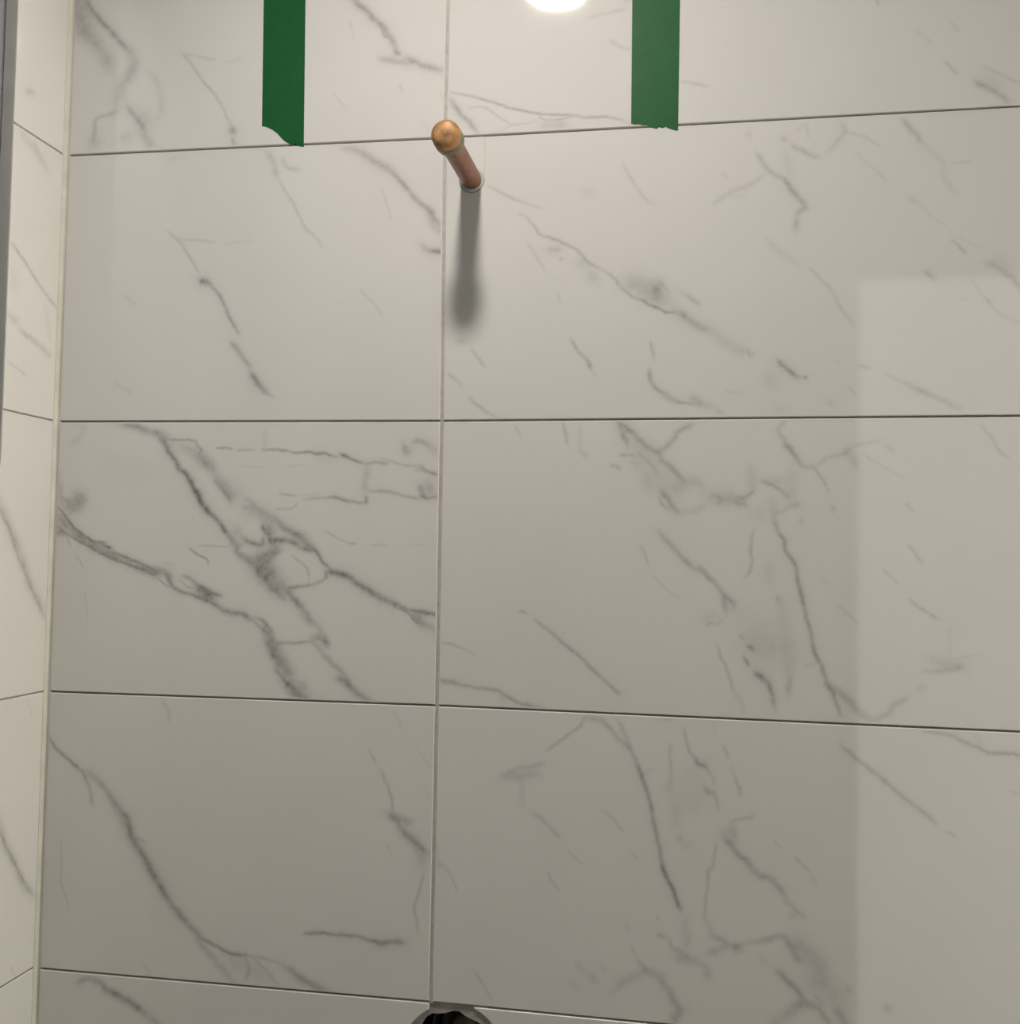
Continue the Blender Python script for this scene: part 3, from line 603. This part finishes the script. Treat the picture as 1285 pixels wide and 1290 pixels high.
# aluminium edge profile round the opening: face strip on the tile edge and return into the jamb
def l_profile():
    bm = bmesh.new()
    def bxx(lo, hi):
        r = bmesh.ops.create_cube(bm, size=1)
        for v in r['verts']:
            v.co = Vector([(a + b) / 2 + c * (b - a) for a, b, c in zip(lo, hi, v.co)])
    bxx((XL - .0125, WY0 - .0022, WZ0 - .002), (XL + .0004, WY0 - .0002, WZ1))
    bxx((XL - .0125, WY1, WZ0 + .0002), (XL + .0004, WY0 - .0022, WZ0 + .0022))
    return from_bm('trim_1', bm, M_ALU)
tag(struct(l_profile()), 'thin aluminium edge profile round the high window opening', None)
tag(bpy.data.objects['trim_1'], 'thin aluminium edge profile round the high window opening')
W1 = struct(box('window_1', (XL - .095, WY0 - .03, WZ0 + .03), (XL - .085, WY1 + .03, WZ1 - .03), M_GLASS))
bm = bmesh.new()
for lo, hi in (((XL - .11, WY0 - .034, WZ0 + .003), (XL - .0145, WY0 - .003, WZ1)), ((XL - .11, WY1, WZ0 + .003), (XL - .0145, WY1 + .034, WZ1)),
               ((XL - .11, WY1 + .034, WZ0 + .003), (XL - .0145, WY0 - .034, WZ0 + .034)), ((XL - .11, WY1 + .034, WZ1 - .034), (XL - .0145, WY0 - .034, WZ1))):
    r = bmesh.ops.create_cube(bm, size=1)
    for v in r['verts']: v.co = Vector([(a + b) / 2 + c * (b - a) for a, b, c in zip(lo, hi, v.co)]) - W1.location
from_bm('window_frame', bm, M_GREY, W1)

# bead of caulk down the inside corner
bm = bmesh.new(); prof = [(XL - .001, -.0052), (XL + .0005, -.0050), (XL + .0010, -.0030), (XL + .0016, -.0012), (XL + .0020, .0001), (XL + .0032, .0009), (XL + .0060, .0011), (XL + .0060, .0034), (XL - .001, .0034)]
A = [bm.verts.new((x, y, .001)) for x, y in prof]; B = [bm.verts.new((x, y, CEIL)) for x, y in prof]
for i in range(len(prof)): bm.faces.new((A[i], A[(i + 1) % len(prof)], B[(i + 1) % len(prof)], B[i]))
struct(from_bm('trim_2', bm, M_CAULK))

# door in the wall behind the photographer; invented glowing panels beside it and on the right wall
D1 = struct(box('door_1', (-.16, Y_F, .005), (.70, Y_F + .04, 2.05), M_DOOR, bevel=.004))
for z0, z1 in ((.25, .95), (1.1, 1.85)):
    for x0, x1 in ((-.06, .22), (.30, .60)):
        p = box('panel', (x0, Y_F + .038, z0), (x1, Y_F + .048, z1), M_DOOR, bevel=.004)
        p.parent = D1; p.matrix_parent_inverse = Matrix.Translation(-D1.location)
D2 = struct(box('glow_panel_surround', (.72, Y_F, .004), (X_R - .004, Y_F + .02, CEIL + .006), M_GLOWSURROUND, bevel=.002))  # surround of an invented glowing panel, no known door
p = box('glow_panel', (.755, Y_F + .019, .03), (X_R - .03, Y_F + .024, CEIL - .02), M_GLOWPANEL)  # added glow, there to lighten the reflection in the right-hand tiles
p.parent = D2; p.matrix_parent_inverse = Matrix.Translation(-D2.location)
W2 = struct(box('fill_panel', (X_R - .012, -.125, .85), (X_R - .002, -.022, 2.15), M_PANEL))  # added fill light, standing in for unseen soft light from the right

# ------------------------------------------------------------------ recessed ceiling lamp
def empty(name, loc, label, cat):
    e = bpy.data.objects.new(name, None); COL.objects.link(e); e.location = loc; e.empty_display_size = .05
    return tag(e, label, cat)
lamp = empty('recessed_lamp', LAMP, 'round white recessed ceiling lamp above the pipe stub', 'lamp')
def disc(name, r0, r1, z, h, m, parent, seg=48):
    bm = bmesh.new(); ring = []
    for r, zz in ((r0, z), (r1, z), (r1, z + h), (r0, z + h)):
        ring.append([bm.verts.new((r * math.cos(2 * math.pi * i / seg), r * math.sin(2 * math.pi * i / seg), zz)) for i in range(seg)] if r > 0 else None)
    for a, b in ((0, 1), (1, 2), (2, 3), (3, 0)):
        for i in range(seg):
            j = (i + 1) % seg; bm.faces.new((ring[a][i], ring[a][j], ring[b][j], ring[b][i]))
    return from_bm(name, bm, m, parent)
disc('lamp_ring', .045, .060, .002, .010, M_WHITE, lamp)
bm = bmesh.new(); bmesh.ops.create_circle(bm, cap_ends=True, radius=.045, segments=48)
lens = from_bm('lamp_lens', bm, M_LAMP, lamp, (0, 0, .006))
if lens.data.polygons[0].normal.z > 0: lens.data.flip_normals()

# ------------------------------------------------------------------ copper stub-out with soldered cap
pipe = empty('copper_pipe', (PB[0], 0, PB[1]), 'brown copper pipe stub with a rounded brass cap poking out of the tiles', 'pipe')
RP = 0.0107
lathe_y('tube', [(-.05, RP), (.112, RP)], M_COPPER, (0, 0, 0), pipe)
lathe_y('solder_ring', [(.0985, RP), (.0998, RP + .0020), (.1018, RP + .0036), (.1040, RP + .0038), (.1048, RP)], M_SOLDER, (0, 0, 0), pipe)
rc = .0143
lathe_y('collar', [(.1030, RP), (.1034, rc - .0002), (.1042, rc + .0003), (.1135, rc + .0003), (.1145, rc - .0002), (.1150, rc - .0012)], M_SOLDER, (0, 0, 0), pipe)
lathe_y('cap', [(.1120, rc - .0008), (.1140, rc - .0001), (.1185, rc), (.1207, rc * .985), (.1232, rc * .90), (.1252, rc * .74), (.1264, rc * .5), (.1270, rc * .22), (.1271, 0)], M_CAP, (0, 0, 0), pipe)
lathe_y('sealant_ring', [(-.001, RP - .0002), (-.001, .0134), (.0006, .0136), (.0018, .0128), (.0022, .0116), (.0019, RP - .0002)], M_SEAL, (0, 0, 0), pipe)

# ------------------------------------------------------------------ green masking tape
def tape(px_l, px_r, tear, top, label):
    (a0, a1), (b0, b1) = on_back(px_l), on_back(px_r); t = on_back(tear)
    ext = lambda p, q: p + (p - q) * (top - p[1]) / (p[1] - q[1])
    P = [ext(b0, b1), ext(a0, a1)] + list(t)
    P = np.array(P); P = P[::-1] if area(P) < 0 else P
    c = P.mean(0); bm = bmesh.new(); th = .0002
    f = [bm.verts.new((x - c[0], -th, z - c[1])) for x, z in P]; g = [bm.verts.new((x - c[0], -.00002, z - c[1])) for x, z in P]
    bm.faces.new(f); n = len(P)
    for i in range(n): bm.faces.new((f[i], g[i], g[(i + 1) % n], f[(i + 1) % n]))
    bmesh.ops.triangulate(bm, faces=[x for x in bm.faces if len(x.verts) > 4])
    return tag(from_bm('masking_tape', bm, M_TAPE, None, (c[0], 0, c[1])), label, 'tape', group='strips of green masking tape')
def zz(ox, oy, sc, *p): return [(ox + x / sc, oy + y / sc) for x, y in zip(p[::2], p[1::2])]
tape([(332.4, 0), (330.3, 159)], [(385, 0), (383, 184)],
     zz(320, 100, 12.9, 130,765, 165,766, 200,775, 255,795, 300,820, 345,850, 380,880, 420,925, 450,960, 482,990, 510,1015, 540,1022, 570,1045, 615,1075, 632,1055, 655,1038, 680,1050, 700,1080, 750,1092, 810,1102),
     Z0 + .62, 'green masking tape strip with a curved torn end, between pipe and left wall')
tape([(796.5, 0), (795, 156)], [(857.2, 0), (854.8, 164)],
     zz(640, 0, 5.354, 830,835, 860,842, 880,838, 910,846, 935,845, 948,856, 960,856, 985,866, 1005,870, 1012,858, 1020,852, 1032,862, 1045,864, 1055,855, 1065,854, 1082,866, 1100,872, 1125,880, 1147,882),
     Z0 + .62, 'green masking tape strip with a straight ragged end, beside the lamp reflection')

# ------------------------------------------------------------------ mixer valve in its hole
box_lo = (HC[0] - .075, .0601, HC[1] - .075)
bm = bmesh.new(); r = bmesh.ops.create_cube(bm, size=1)
for v in r['verts']: v.co = Vector((v.co.x * .15, v.co.y * .09, v.co.z * .15))
bmesh.ops.delete(bm, geom=[f for f in bm.faces if f.normal.y < -.5], context='FACES')
cav = from_bm('wall_cavity', bm, M_DARK, WB, (HC[0], .1055, HC[1]))
valve = empty('mixer_valve', (HC[0], .122, HC[1]), 'dark shower mixer valve recessed in the round hole in the tiles', 'valve')
lathe_y('valve_body', [(-.03, .030), (.035, .030), (.040, .026), (.040, .016), (.052, .016), (.055, .013), (.055, 0)], M_BRASS, (0, 0, 0), valve)
lathe_y('plaster_guard', [(0, .0375), (.052, .0375), (.054, .036), (.052, .0335), (0, .0335)], M_PLAST, (0, 0, 0), valve, closed=True)
